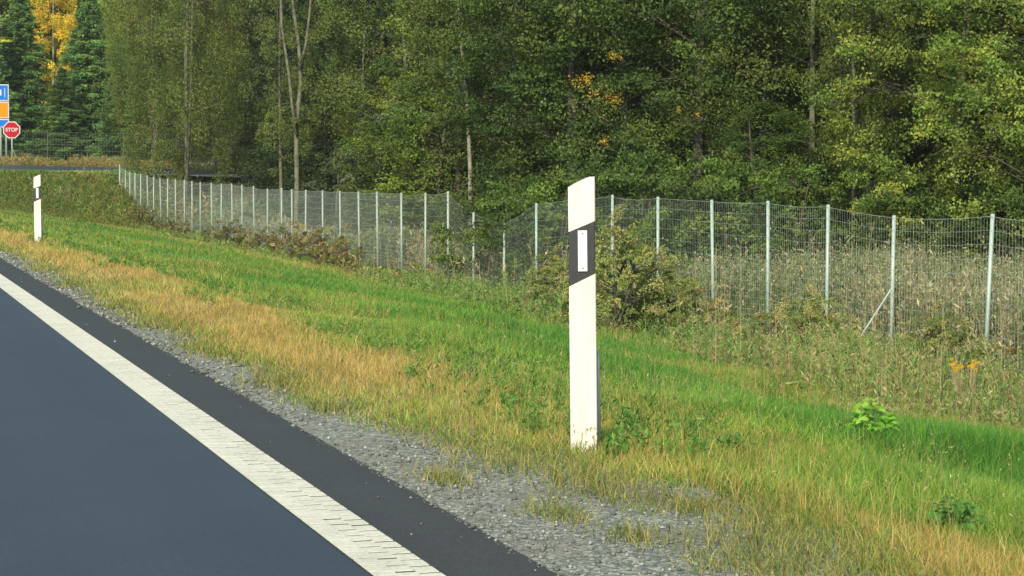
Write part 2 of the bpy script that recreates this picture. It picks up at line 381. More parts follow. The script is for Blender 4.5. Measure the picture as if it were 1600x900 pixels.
def build_grass():
    acc = {'dry': [], 'green': []}
    # main verge sward
    u, v = scatter(0, 1.84, 13.6, dens=9500)
    nb = vnoise(u, v * .35, .7, 11); n2 = vnoise(u, v, .25, 12); n3 = vnoise(u, v * .5, 2.0, 13)
    ue = u + (nb - .5) * .9 + (n2 - .5) * .3
    # left edge of the turf with bites of gravel
    edge = 2.20 - .30 * sm(v, 6.5, 11) + .26 * (vnoise(v, v, .8, 21) - .5) + .42 * np.exp(-((v - 6.0) / 1.2) ** 2) + .12 * (n2 - .5)
    cover = sm(u, edge - .08, edge + .20)
    tuft = (n2 > .74) & (nb > .45) & (u > 2.1)
    keep = (rng.random(len(u)) < cover) | (tuft & (rng.random(len(u)) < .5))
    u, v, ue, nb, n2, n3, edge = [q[keep] for q in (u, v, ue, nb, n2, n3, edge)]
    n = len(u); r = rng.random(n)
    # weight of each zone across the verge
    tuftz = 1 - sm(u, edge + .10, edge + .42)
    dryz = (1 - sm(ue - .12 * sm(v, 9, 13), 2.70, 3.22)) * (1 - .75 * tuftz) * (.62 + .5 * sm(n3, .25, .6))
    dryz = np.maximum(dryz, .34 * sm(n3, .52, .76) * (1 - sm(ue, 3.6, 4.8)))
    dryz = np.maximum(dryz, .26 * sm(vnoise(u, v * .4, 1.3, 77), .6, .8))
    lush = sm(ue, 3.8, 5.0) * (1 - .6 * sm(ue, 8.2, 9.6)) * (.55 + .45 * sm(vnoise(u, v * .3, .9, 78), .3, .6))
    straw = sm(ue, 8.6, 10.2)
    far = sm(v, 30, 80)
    streak = sm(vnoise(u, v * .25, 1.1, 31), .55, .75)
    dryz = np.clip(dryz * .86 + .22 * straw + .28 * streak * (1 - lush * .6) * far, 0, 1)
    isdry = r < dryz
    isyg = (~isdry) & (rng.random(n) > .25 + .72 * lush * (1 - .45 * streak))
    col = pal(n, GRN, [4, 4, 2, 3]); cy = pal(n, YGR, [4, 2, 4, 1]); cdr = pal(n, DRY, [5, 4, 3, 2, 1.2])
    col[isyg] = cy[isyg]; col[isdry] = cdr[isdry]
    patch = .70 + .35 * vnoise(u, v, .45, 41) + .30 * vnoise(u, v, .12, 42); col = np.clip(col * patch[:, None], 0, 1)
    olive = tuftz > rng.random(n) * 1.3
    co = pal(n, [(.18, .24, .05), (.27, .27, .08), (.13, .20, .045)], [1, 1, 1]); col[olive & ~isdry] = co[olive & ~isdry]
    h = .035 + .05 * rng.random(n) + .06 * lush + .03 * sm(ue, 3.4, 4)
    h *= (.5 + .5 * sm(u, edge, edge + .35)); h[isdry] *= 1.15
    h *= (.75 + .5 * nb) * (1 + .25 * straw)
    wd = wscale(v, .0015) * np.where(isdry, .8, 1.2)
    for key, mk in (('dry', isdry), ('green', ~isdry)):
        acc[key].append(blades(u[mk], v[mk], h[mk], wd[mk], col[mk], .6))
    # taller seeding stalks, thin
    u, v = scatter(0, 2.7, 12, dens=230, p=1.5)
    nb = vnoise(u, v * .5, .8, 51); k = rng.random(len(u)) < (.25 + 1.0 * (nb > .55)) * (u < 3.0 + .5 * nb) + .08
    u, v, nb = u[k], v[k], nb[k]; n = len(u)
    acc['dry'].append(blades(u, v, .07 + .10 * rng.random(n), wscale(v, .0013), pal(n, DRY, [3, 2, 6, 3, 0.1]), .28))
    # low olive tufts on the gravel
    cs = [(2.12, 6.15, .13, 260), (2.05, 7.0, .10, 200), (2.22, 6.45, .10, 180), (2.44, 5.28, .28, 900), (2.60, 5.05, .25, 800), (2.5, 5.6, .12, 250), (2.36, 6.75, .18, 600), (2.3, 7.3, .15, 450), (2.45, 6.2, .16, 350), (2.2, 5.7, .10, 160), (2.6, 5.9, .16, 420),
          (2.05, 10.9, .16, 350), (2.0, 12.5, .2, 420), (1.98, 14.5, .22, 420), (1.98, 17, .25, 420), (2.0, 20, .25, 400), (2.02, 9.3, .12, 200), (2.1, 8.2, .11, 160), (2.0, 24, .3, 400), (2.0, 30, .3, 400)]
    for (a, b, s_, m_) in cs:
        a += random.uniform(-.12, .15); b += random.uniform(-.4, .4) * (b > 8); s_ *= random.uniform(.6, 1.3)
        uu = rng.normal(a, s_ * .55, m_); vv = rng.normal(b, s_ * 1.3, m_); n = len(uu)
        kk = uu > 1.82; uu, vv = uu[kk], vv[kk]; n = len(uu)
        acc['green'].append(blades(uu, vv, .03 + .065 * rng.random(n), wscale(vv, .0019), pal(n, [(.20, .25, .06), (.30, .30, .09), (.13, .20, .05), (.42, .34, .12)], [3, 3, 1.5, 1.5]), .8))
    for key, nm, lb in (('dry', 'dry_grass', 'dry straw yellow grass along the gravel edge of the verge'), ('green', 'green_grass', 'lush green grass covering the sloping verge below the fence')):
        off = 0; VV = []; QQ = []; TT = []; CC = []
        for V_, (Q, T), C_ in acc[key]:
            VV.append(V_); QQ.append(Q + off); TT.append(T + off); CC.append(C_); off += len(V_)
        o = mesh_np(nm, np.concatenate(VV), [np.concatenate(QQ), np.concatenate(TT)], np.concatenate(CC), M['grass'])
        tag(o, lb, 'grass', kind='stuff')
        print(nm, off // 5)
build_grass()

# tall weeds: stalk with small leaves and a seed head, built in bulk
def stalks(name, u, v, h, cols, headcols, label, leafn=7, headn=7, wd=.003, lsz=.035, cat='weeds'):
    n = len(u); V_, F4, C_ = [], [], []
    z = ground(u, v); P0 = np.stack([u, v, z], 1)
    ld = rng.random(n) * 6.283; L = np.abs(rng.normal(0, .16, n)) * h
    D = np.stack([np.cos(ld) * L, np.sin(ld) * L, h], 1)
    dist = np.clip(v / 25, .7, 5) ** .6
    a = rng.random(n) * 6.283; S = np.stack([np.cos(a), np.sin(a), 0 * a], 1) * (wd * dist)[:, None]
    T_ = P0 + D
    V_.append(np.stack([P0 - S, P0 + S, T_ + S * .4, T_ - S * .4], 1).reshape(-1, 3)); C_.append(np.repeat(cols, 4, 0))
    def quads(c, ax, s, w_, col):
        m_ = len(c); r = rng.normal(size=(m_, 3)); b = np.cross(ax, r); b /= np.linalg.norm(b, axis=1)[:, None] + 1e-9
        V_.append(np.stack([c, c + ax * s[:, None] * .5 + b * w_[:, None], c + ax * s[:, None], c + ax * s[:, None] * .5 - b * w_[:, None]], 1).reshape(-1, 3))
        C_.append(np.repeat(col, 4, 0))
    for k in range(leafn):
        t = rng.uniform(.05, .9, n); c = P0 + D * t[:, None]; al = rng.random(n) * 6.283
        ax = np.stack([np.cos(al), np.sin(al), rng.uniform(-.1, 2.0, n)], 1); ax /= np.linalg.norm(ax, axis=1)[:, None]
        s = lsz * rng.uniform(.6, 1.7, n) * dist * 1.5
        quads(c, ax, s, s * .13, cols * rng.uniform(.75, 1.25, (n, 1)))
    for k in range(headn):
        t = rng.uniform(.8, 1.03, n); c = P0 + D * t[:, None] + rng.normal(0, .012, (n, 3)) * dist[:, None]
        ax = rng.normal(size=(n, 3)) * [.6, .6, .5] + [0, 0, 1.1]; ax /= np.linalg.norm(ax, axis=1)[:, None]
        s = lsz * .8 * rng.uniform(.5, 1.2, n) * dist
        quads(c, ax, s, s * .17, headcols * rng.uniform(.8, 1.2, (n, 1)))
    V_ = np.concatenate(V_); C_ = np.clip(np.concatenate(C_), 0, 1)
    Fq = np.arange(len(V_)).reshape(-1, 4)
    return tag(mesh_np(name, V_, Fq, C_, M['weed']), label, cat, kind='stuff')

u, v = scatter(0, 2.3, 8.5, dens=75, p=1.2); nb = vnoise(u, v * .6, .9, 55); k = rng.random(len(u)) < .2 + 1.1 * (nb > .55); u, v = u[k], v[k]; n = len(u)
stalks('seeding_grass', u, v, (.11 + .13 * rng.random(n)) * (1 + .25 * sm(u, 3.2, 4.5)), pal(n, [(.40, .36, .15), (.30, .32, .10)], [2, 1]), pal(n, [(.52, .42, .22), (.36, .25, .13), (.45, .42, .2)], [3, 2, 2]),
       'thin seeding grass stalks sticking up out of the verge', leafn=1, headn=5, wd=.0013, lsz=.016, cat='grass')
u, v = scatter(0, 2.6, 7.5, dens=26, p=1.0); nb = vnoise(u, v * .5, 1.0, 57); k = nb > .56; u, v = u[k], v[k]; n0 = len(u)
u = np.repeat(u, 7) + rng.normal(0, .03, n0 * 7); v = np.repeat(v, 7) + rng.normal(0, .05, n0 * 7); n = len(u)
stalks('low_herbs', u, v, .05 + .07 * rng.random(n), pal(n, [(.07, .19, .035), (.12, .26, .05), (.17, .24, .06)], [2, 2, 1]), pal(n, [(.10, .24, .05), (.2, .3, .08)], [1, 1]),
       'low leafy herbs scattered in patches through the verge grass', leafn=6, headn=3, wd=.0015, lsz=.022)
# weeds on the near side of the fence
u, v = scatter(0, 5.2, 13.3, v0=12, dens=5200, p=1.3)
nb = vnoise(u, v * .6, 1.6, 61)
lim = 8.0 + 1.6 * (nb - .5) - 1.5 * (1 - sm(v, 14, 24)) + 2.4 * sm(v, 28, 55)
k = (rng.random(len(u)) < sm(u, lim, lim + 1.3) * (.25 + .9 * nb) * .17 * (1 - .55 * sm(v, 24, 45))); u, v, nb = u[k], v[k], nb[k]; n = len(u)
hh = (.36 + .62 * rng.random(n) ** 1.4) * (.6 + .8 * nb) * (1 - .5 * sm(v, 22, 45)) * (.62 + .05 * sm(u, 7.5, 11)) * (1 - .15 * sm(u, 10.5, 12.5))
pt = vnoise(u, v * .5, 1.1, 63); pg = vnoise(u, v * .5, 2.3, 64)[:, None]
hh *= (.45 + 1.0 * pt ** 1.2); tallk = rng.random(n) < .012; hh[tallk] = rng.uniform(.8, 1.25, tallk.sum())
wc = pal(n, [(.13, .25, .055), (.18, .29, .07), (.09, .19, .045)], [2, 2, 1]); sc_ = pal(n, [(.34, .30, .14), (.27, .23, .10), (.22, .16, .08)], [3, 2, 1])
mixw = np.where(rng.random((n, 1)) < sm(pg, .52, .74) * .5 + .05, sc_, wc) * (.8 + .35 * pt[:, None]); mixw[tallk] = (.42, .36, .18)
stalks('roadside_weeds', u, v, hh, mixw if True else pal(n, [(.14, .20, .055), (.23, .25, .09), (.33, .30, .14), (.10, .17, .05)], [4, 3, 2, 4]),
       pal(n, [(.38, .33, .16), (.3, .2, .1), (.42, .40, .20), (.16, .24, .07)], [1, .4, 1.5, 6]), 'straggly olive and straw coloured weeds along the near side of the fence')
# yellowed weeds and reeds in the field behind the fence
u, v = scatter(0, 13.7, 23, v0=20, v1=100, dens=1500, p=1.15)
nb = vnoise(u, v * .6, 2.2, 71)
k = rng.random(len(u)) < .40 * (.35 + .9 * nb) * (1 - .6 * sm(v, 50, 80)); u, v, nb = u[k], v[k], nb[k]; n = len(u)
hh = (.75 + .5 * rng.random(n)) * (.75 + .4 * nb) * (1 - .35 * sm(v, 45, 70))
hh *= 1 - .6 * np.exp(-((v - 45.6) / 2.5) ** 2)
pg = vnoise(u, v * .5, 2.6, 74)[:, None]; hh *= .8 + .4 * vnoise(u, v * .5, .9, 75); tallk = rng.random(n) < .03; hh[tallk] *= 1.35
mw = np.where(rng.random((n, 1)) < sm(pg, .45, .7) * .5 + .08, pal(n, [(.32, .29, .17), (.25, .20, .12)], [2, 1]), pal(n, [(.13, .18, .07), (.19, .22, .10), (.09, .14, .055)], [3, 2, 2]))
stalks('meadow_weeds', u, v, hh, mw if True else pal(n, [(.17, .20, .085), (.24, .25, .12), (.10, .145, .06), (.34, .29, .17)], [4, 3, 4, 1]),
       pal(n, [(.36, .31, .2), (.29, .23, .16), (.44, .41, .28), (.16, .2, .09)], [3, 2, 2, 5]), 'tall faded meadow weeds standing between the fence and the wood', leafn=10, headn=4, wd=.0045, lsz=.055)
# rough brown weeds on the bank of the crossing road
uu = rng.uniform(2.2, 16, 9000); vv = rng.uniform(86, 101.5, 9000); nb = vnoise(uu, vv, 2, 81); k = rng.random(9000) < .3 + .7 * nb; uu, vv = uu[k], vv[k]
n = len(uu)
stalks('bank_weeds', uu, vv, (.10 + .25 * rng.random(n)) * (1 - .75 * sm(vv, 95, 101)), pal(n, [(.18, .22, .05), (.28, .25, .08), (.10, .20, .035), (.22, .28, .07)], [4, 1.5, 4, 3]),
       pal(n, [(.28, .2, .09), (.2, .2, .06)], [1, 2]), 'brownish green rough weeds on the bank below the crossing road', leafn=6, headn=3)
uu = rng.uniform(-4, 22, 5000); vv = rng.uniform(112.5, 119, 5000); n = 5000
stalks('far_weeds', uu, vv, (.15 + .5 * rng.random(n)) * (.2 + 1.1 * vnoise(uu, vv, 1.7, 91)), pal(n, [(.22, .19, .07), (.28, .17, .08), (.16, .2, .06)], [2, 1, 2]),
       pal(n, [(.4, .32, .12), (.3, .2, .1)], [1, 1]), 'brown and yellow weeds on the far side of the crossing road', leafn=6, headn=6)

# ------------------------------------------------------------------ delineator posts
def prism_profile():
    w_, d_ = .104, .030
    pts = [(-w_ / 2 + .004, 0), (w_ / 2 - .004, 0), (w_ / 2, .004)]
    for i in range(1, 8):
        a = math.pi * i / 8; pts.append((math.cos(a) * w_ / 2, .006 + math.sin(a) * d_))
    pts.append((-w_ / 2, .004))
    return pts
def seg(name, mat, parent, zb, zt, inset=0.0, rnd=False):
    """slice of the post between two slanted cuts; zb, zt = (z at left edge, z at right edge)"""
    mb = MB(); pr = prism_profile(); k = len(pr); w_ = .104
    def zz(e, x):
        t = (x + w_ / 2) / w_; z = e[0] + (e[1] - e[0]) * min(t / .80, 1) if rnd and e is zt else e[0] + (e[1] - e[0]) * t
        return z
    V = [(x * (1 - inset), y + (inset * .02 if y <= 0 else 0), zz(zb, x)) for x, y in pr] + [(x * (1 - inset), y + (inset * .02 if y <= 0 else 0), zz(zt, x)) for x, y in pr]
    mb.add(V, [(j, (j + 1) % k, k + (j + 1) % k, k + j) for j in range(k)] + [tuple(range(k))[::-1], tuple(range(k, 2 * k))])
    o = mb.build(name, mat, parent); bevel(o, .0012, 1); return o
def delineator(label):
    t = empty('delineator_post', (0, 0, 0)); tag(t, label, 'delineator', 'black banded delineator posts along the road')
    seg('post_body', M['postwhite'], t, (-.15, -.15), (.637, .685))
    seg('black_band', M['black'], t, (.637, .685), (.842, .883), inset=.02)
    seg('post_cap', M['postwhite'], t, (.842, .883), (1.010, 1.050), rnd=True)
    mb = MB(); mb.box(-.017, .018, -.006, .003, .694, .848); rf = bevel(mb.build('reflector', M['reflector'], t), .0015)
    mb = MB()
    for z in (.706, .836):
        mb = MB(); mb.tube([(.0005, -.0055, z), (.0005, -.008, z)], .0035, 8); mb.build('screw', M['screw'], rf)
    mb = MB(); mb.tube([(.052, .05, -.2), (.054, .05, .36), (.05, .05, .42)], [.022, .020, .008], 10)
    mb.build('ground_stake', M['signgrey'], t, smooth=True)
    return t
d0 = delineator('large near delineator post with black band and white reflector in dry grass')
d0.location = (2.63, 7.52, 0.0); d0.rotation_euler = (R(0.5), R(-.8), R(-8))
gz = float(ground(2.67, 32.82))
copy_tree(d0, (2.67, 32.82, gz), R(-6), 1.0, 'small distant white delineator post with black band, near the far grassy bank', 'delineator', 'black banded delineator posts along the road').rotation_euler = (0, R(-.2), R(-6))

# ------------------------------------------------------------------ wildlife fence
fx = [1717, 1551, 1397, 1294, 1200, 1112, 1028, 957, 897, 838, 788, 740, 700, 665, 627, 589, 560, 531, 504, 478, 456, 440, 418, 396, 378, 362, 346, 330, 313, 300, 288, 274, 262, 250, 240, 230, 220, 211, 203, 196, 187]
fy = [352, 338, 340, 323, 317, 315, 310, 307, 312, 320, 350, 334, 301, 303, 303, 301, 301, 300, 299, 298, 297, 295, 296, 292, 290, 288, 288, 287, 286, 284, 282, 281, 280, 279, 277, 275, 273, 271, 269, 267, 258]
fence = empty('wildlife_fence', (13.5, 24, 0)); tag(fence, 'long galvanised wire wildlife fence running along the foot of the verge', 'fence')
tops = []
for x, y in zip(fx, fy):
    Uf = 13.5 if x > 330 else 13.5 - (330 - x) / 143 * 1.7
    den = cy_ * (x - 800) / F + sy_ * math.cos(PIT)
    Zd = Uf / den
    for _ in range(3):
        Pp = at(x, y, Zd); Zd *= Uf / Pp[0]
    tops.append(at(x, y, Zd))
par = np.array(fence.location)
for i, T_ in enumerate(tops):
    mb = MB(); rr = .027 if i < 40 else .03
    gz = float(ground(T_[0], T_[1])) - .3
    gz = min(gz, T_[2] - 2.0)
    lx, ly = random.uniform(-.035, .035), random.uniform(-.03, .03)
    if i == 1: lx = -.09
    A = np.array([T_[0] + lx, T_[1] + ly, gz]) - par
    mb.tube([A, T_ - par + [0, 0, .03]], rr, 8); mb.build('post', M['galv'], fence, smooth=True)
    if i == 2:
        mb = MB(); mb.tube([T_ - par + [0, .03, -.95], T_ - par + [-.62, .25, -2.0]], .014, 8); mb.build('brace', M['galv'], fence)
# wire netting
V_, F_ = [], []; cnt = 0
def wire(A, B, r):
    global cnt
    A = np.array(A); B = np.array(B); d = B - A; d = d / np.linalg.norm(d)
    ref = np.array([0, 0, 1.0]) if abs(d[2]) < .9 else np.array([1.0, 0, 0]); a = np.cross(d, ref); a /= np.linalg.norm(a); b = np.cross(d, a)
    for Pq in (A, B):
        for k in range(3): V_.append(Pq + r * (a * math.cos(2.094 * k) + b * math.sin(2.094 * k)))
    for k in range(3): F_.append((cnt + k, cnt + (k + 1) % 3, cnt + 3 + (k + 1) % 3, cnt + 3 + k))
    cnt += 6
HT = [0, .17, .34, .52, .70, .88, 1.06, 1.22, 1.36, 1.48, 1.58, 1.67, 1.75]
for i in range(len(tops) - 1):
    A, B = tops[i] - par, tops[i + 1] - par
    L = np.linalg.norm(B - A); nn = max(2, int(L / .075)); sag = random.uniform(0, .05)
    rv = .0011 if i < 14 else .0020
    side = np.array([-.03, 0, 0])
    prev = None
    for k in range(nn + 1):
        t = k / nn; P_ = A + (B - A) * t + side; P_ = P_ - [0, 0, sag * 4 * t * (1 - t)]
        if k < nn: wire(P_, P_ - [0, 0, 1.95], rv)
        if prev is not None and k % 3 == 0 or k == nn:
            for hh_ in HT:
                jit = .0 if hh_ == 0 else random.uniform(-.004, .004)
                wire(prev - [0, 0, hh_], P_ - [0, 0, hh_ + jit], (.0019 if hh_ else .0030) * (1 if i < 14 else 1.3))
            prev = P_
        if prev is None: prev = P_
mesh_np('wire_mesh', np.array(V_), np.array(F_), mat=M['wire'], parent=fence)

# fence beyond the crossing road
ff = empty('wildlife_fence', (2, 121, 1.3)); tag(ff, 'faint distant wire fence in front of the dark spruces beyond the crossing road', 'fence')
V_, F_, cnt = [], [], 0
par = np.array([2, 121, 1.3]); pr = None
for i in range(17):
    p_ = np.array([2 + i * 1.4, 121 - i * .05, float(ground(2 + i * 1.4, 121))]) - par
    if i % 3 == 0:
        mb = MB(); mb.tube([p_ - [0, 0, .2], p_ + [0, 0, 2.05]], .022, 6); mb.build('post', M['greybark'], ff)
    if pr is not None:
        for hh_ in (.1, .4, .7, 1.0, 1.3, 1.6, 2.0): wire(pr + [0, 0, hh_], p_ + [0, 0, hh_], .003)
        for k in range(9):
            q = pr + (p_ - pr) * k / 9; wire(q + [0, 0, .05], q + [0, 0, 2.0], .0016)
    pr = p_
mesh_np('wire_mesh', np.array(V_), np.array(F_), mat=M['wire'], parent=ff)

# ------------------------------------------------------------------ signs
ZS = 113.0
sp_ = at(19, 258, ZS); gz = float(ground(sp_[0], sp_[1]))
def face_cam_rz(): return -YAW * .75
st = empty('stop_sign', (sp_[0], sp_[1], gz), -R(12)); tag(st, 'small red octagonal stop sign on a thin pole', 'road sign')
zc = at(19, 203, ZS)[2] - gz
mb = MB(); mb.tube([(0, .04, -.2), (0, .04, zc + .35)], .035, 10); mb.build('pole', M['galv'], st, smooth=True)
mb = MB(); mb.tube([(0.02, .05, zc - 1.0), (.42, .2, 0)], .02, 8); mb.build('brace', M['galv'], st)
def octa(r, y0, y1):
    mb = MB(); V = [(r * math.cos(R(22.5 + 45 * k)), y, zc + r * math.sin(R(22.5 + 45 * k))) for y in (y0, y1) for k in range(8)]
    mb.add(V, [(k, (k + 1) % 8, 8 + (k + 1) % 8, 8 + k) for k in range(8)] + [tuple(range(8)), tuple(range(8, 16))[::-1]]); return mb
octa(.485, -.01, .005).build('border', M['signwhite'], st)
octa(.43, -.016, -.0105).build('face', M['signred'], st)
def text(name, s, size, loc, mat, parent, bold=.006):
    c = bpy.data.curves.new(name, 'FONT'); c.body = s; c.size = size; c.align_x = 'CENTER'; c.align_y = 'CENTER'; c.extrude = .003; c.offset = bold
    c.materials.append(mat); o = bpy.data.objects.new(name, c); COL.objects.link(o); o.parent = parent
    me = bpy.data.meshes.new_from_object(o); bpy.data.objects.remove(o)
    o = bpy.data.objects.new(name, me); COL.objects.link(o); o.parent = parent
    o.location = loc; o.rotation_euler = (R(90), 0, 0); return o
text('lettering', 'STOP', .27, (0, -.021, zc), M['signwhite'], st)
# direction sign, mostly beyond the left edge of the picture
ZS = 116.0
s0 = at(2, 258, ZS); gz = float(ground(s0[0], s0[1]))
ds = empty('direction_sign', (s0[0], s0[1], gz), -R(12)); tag(ds, 'tall sign of blue and orange panels standing behind the stop sign', 'road sign')
rx = (15 - 2) / F * ZS / math.cos(R(4))
pm = lambda y: at(15, y, ZS)[2] - gz
def panel(name, y0, y1, mat, wd=2.6):
    z1, z0 = pm(y0), pm(y1); mb = MB(); mb.box(rx - wd, rx, 0, .03, z0, z1); o = bevel(mb.build(name, M['signwhite'], ds), .02)
    mb = MB(); mb.box(rx - wd + .05, rx - .055, -.004, .001, z0 + .055, z1 - .055); f_ = mb.build('sign_face', mat, o); return o, z0, z1
o1, z0, z1 = panel('upper_panel', 132, 158, M['signblue'])
mb = MB(); mb.box(rx - .24, rx - .205, -.009, -.0045, z0 + .2, z1 - .2); mb.box(rx - .52, rx - .40, -.009, -.0045, z0 + .3, z1 - .28); mb.build('lettering', M['signwhite'], o1)
panel('middle_panel', 159, 185, M['signorange']); panel('lower_panel', 186, 199.5, M['signblue'])
for dx, rr in ((-.02, .06), (.27, .05), (-2.0, .06)):
    mb = MB(); mb.tube([(dx, .1, -.3), (dx, .1, pm(140))], rr, 10); mb.build('pole', M['galv'], ds, smooth=True)

# ------------------------------------------------------------------ trees
def leafquads(C, size, nrm_bias, col, aspect=.55, droop=0.0):
    n = len(C)
    nr = rng.normal(size=(n, 3)) + nrm_bias; nr /= np.linalg.norm(nr, axis=1)[:, None]
    t = rng.normal(size=(n, 3)); t[:, 2] -= droop; a = np.cross(nr, t); a /= np.linalg.norm(a, axis=1)[:, None]; b = np.cross(nr, a)
    if droop: a, b = b, a
    s = size[:, None]
    V = np.stack([C - a * s * .5, C + b * s * .5 * aspect, C + a * s * .5, C - b * s * .5 * aspect], 1)
    return V.reshape(-1, 3), np.repeat(np.clip(col, 0, 1), 4, 0)

def trunk_pts(h, r0, lean=(0, 0), bend=.15, n=9):
    a, b = random.uniform(0, 6), random.uniform(0, 6); pts, rad = [], []
    for i in range(n):
        t = i / (n - 1); pts.append((lean[0] * t * h + bend * math.sin(a + t * 4) * t, lean[1] * t * h + bend * math.cos(b + t * 3.4) * t, t * h - (.3 if i == 0 else 0))); rad.append(r0 * (1 - t) ** .8 + .012)
    return pts, rad

def broadleaf(name, H=9, RW=2.4, base=.5, nclump=230, lpc=230, lsz=.07, cols=None, cw=None, barkm='darkbark', droop=.0, trunks=1, r0=.12, clr=(.32, .55), top=.62, shell=.55, yellow=0):
    """trunk with limbs, and a crown of leaf clumps hung on the limb ends"""
    t = empty(name, (0, 0, 0))
    mb = MB(); lb = MB()
    for q in range(trunks):
        ln = (random.uniform(-.08, .08) * (trunks > 1), random.uniform(-.08, .08) * (trunks > 1))
        pts, rad = trunk_pts(H * .93, r0 * random.uniform(.8, 1.1), ln, .18); mb.tube(pts, rad, 8)
        nb_ = 26 // trunks
        for i in range(nb_):
            f = base / H + (1 - base / H) * (i + .5) / nb_ * .95; j = f * (len(pts) - 1); p0 = np.array(pts[int(j)]) * (1 - j % 1) + np.array(pts[min(int(j) + 1, len(pts) - 1)]) * (j % 1)
            a = i * 2.4 + random.uniform(-.4, .4); L = RW * prof(f, base / H, top) * random.uniform(.75, 1.0); up = random.uniform(.15, .5) - droop * .3
            e = p0 + np.array([math.cos(a) * L, math.sin(a) * L, L * up]); m_ = (p0 + e) / 2 + np.array([0, 0, L * .1]); rr = max(.012, rad[int(j)] * .42)
            rr = min(rr, .03); lb.tube([p0, m_, e], [rr, rr * .55, .004], 5, False)
            for _ in range(3):
                s0_ = m_ + (e - m_) * random.random(); dv = np.array([random.uniform(-1, 1), random.uniform(-1, 1), random.uniform(-.3, .7)]) * L * .3
                lb.tube([s0_, s0_ + dv], [.005, .003], 4, False)
    nf = len(mb.f); mb.add(lb.v, lb.f); tk = mb.build('trunk', M[barkm], t, smooth=True); tk.data.materials.append(M['darkbark'])
    mi = np.zeros(len(mb.f), np.int32); mi[nf:] = 1; tk.data.polygons.foreach_set('material_index', mi)
    # clump centres
    f = rng.random(nclump) ** .9; f = base / H + (1 - base / H) * f; ang = rng.random(nclump) * 6.283
    rr = RW * np.array([prof(x, base / H, top) for x in f]) * (shell + (1 - shell) * rng.random(nclump) ** .5) * (.72 + .5 * vnoise(ang * 1.1, f * 7, 1, 5))
    cc = np.stack([np.cos(ang) * rr, np.sin(ang) * rr, f * H + rng.normal(0, .15, nclump)], 1)
    cr = rng.uniform(*clr, nclump) * (RW / 2.4) ** .5
    dens = rng.uniform(.4, 1.3, nclump)
    dens *= np.where(rng.random(nclump) < .12, .2, 1.08); idx = np.repeat(np.arange(nclump), (lpc * dens).astype(int)); n = len(idx)
    off = rng.normal(size=(n, 3)); off /= np.linalg.norm(off, axis=1)[:, None]; off *= (rng.random(n) ** .45)[:, None]
    off *= np.array([1, 1, .62 + droop * .9]); C = cc[idx] + off * cr[idx][:, None]
    C += (vnoise(C[:, 0] * 3, C[:, 2] * 3, .35, 7) - .5)[:, None] * .25
    outw = np.stack([np.cos(ang), np.sin(ang), np.full(nclump, .5)], 1)[idx] * .9
    ccol = np.array(cols)[rng.choice(len(cols), nclump, p=np.array(cw or [1] * len(cols)) / sum(cw or [1] * len(cols)))]
    ccol = ccol * rng.uniform(.72, 1.3, (nclump, 1))
    col = ccol[idx] * rng.uniform(.75, 1.25, (n, 1)) * rng.uniform(.92, 1.08, (n, 3))
    V, C2 = leafquads(C, lsz * rng.uniform(.6, 1.35, n), outw, col, .62, droop)
    mesh_np('crown', V, np.arange(len(V)).reshape(-1, 4), C2, M['leaf'], t)
    return t
def prof(f, b, top):
    f = (f - b) / (1 - b); f = min(max(f, 0), 1)
    lo = .62 + .38 * min(f / .3, 1); hi = 1 if f < top else max(0.0, 1 - ((f - top) / (1 - top)) ** 1.8)
    return lo * hi + .05

def spruce(name, H=17, RW=2.6, cols=None, n=26000, base=.3, barkm='darkbark'):
    t = empty(name, (0, 0, 0)); mb = MB(); mb.tube(*trunk_pts(H, .2, (0, 0), .05), 8)
    nt_ = int(H / .42); C, CO, SZ, AX = [], [], [], []
    per = n / (nt_ * 9)
    for i in range(nt_):
        z = base + (H - base) * i / nt_; f = i / nt_; L = RW * (1 - f) ** .85 * (.9 + .2 * random.random()) + .15
        nb_ = 9
        for k in range(nb_):
            a = k * 6.283 / nb_ + i * 1.3 + random.uniform(-.4, .4); l = L * random.uniform(.55, 1.2); cl = random.uniform(.6, 1.35); z = base + (H - base) * (i + random.uniform(-.6, .6)) / nt_
            m_ = int(per * (l / RW * 1.7 + .15)) + 5
            s = rng.random(m_) ** .6; side = rng.normal(0, 1, m_) * .20 * l * (1.05 - s * .7)
            dz = -.30 * l * s + .16 * l * s * s
            ca, sa = math.cos(a), math.sin(a)
            hang = -np.abs(rng.normal(0, .24, m_))
            C.append(np.stack([ca * s * l - sa * side, sa * s * l + ca * side, z + dz + hang], 1))
            AX.append(np.stack([ca + rng.normal(0, .5, m_), sa + rng.normal(0, .5, m_), rng.normal(-.5, .3, m_)], 1))
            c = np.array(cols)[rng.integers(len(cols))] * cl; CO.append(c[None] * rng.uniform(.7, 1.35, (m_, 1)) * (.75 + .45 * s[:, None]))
            if k % 2 == 0: mb.tube([(0, 0, z), (ca * l * .9, sa * l * .9, z - .17 * l)], [.03 * (1 - f) + .008, .006], 4, False)
    mb.build('trunk', M[barkm], t, smooth=True)
    C = np.concatenate(C); AX = np.concatenate(AX); CO = np.concatenate(CO); AX /= np.linalg.norm(AX, axis=1)[:, None]
    m_ = len(C); r = rng.normal(size=(m_, 3)); b = np.cross(AX, r); b /= np.linalg.norm(b, axis=1)[:, None]
    s = rng.uniform(.12, .30, m_)[:, None] * RW / 2.6; w_ = rng.uniform(.018, .045, m_)[:, None] * RW / 2.6
    V = np.stack([C - AX * s * .5, C + b * w_, C + AX * s * .5, C - b * w_], 1).reshape(-1, 3)
    mesh_np('crown', V, np.arange(len(V)).reshape(-1, 4), np.repeat(np.clip(CO, 0, 1), 4, 0), M['needle'], t)
    return t

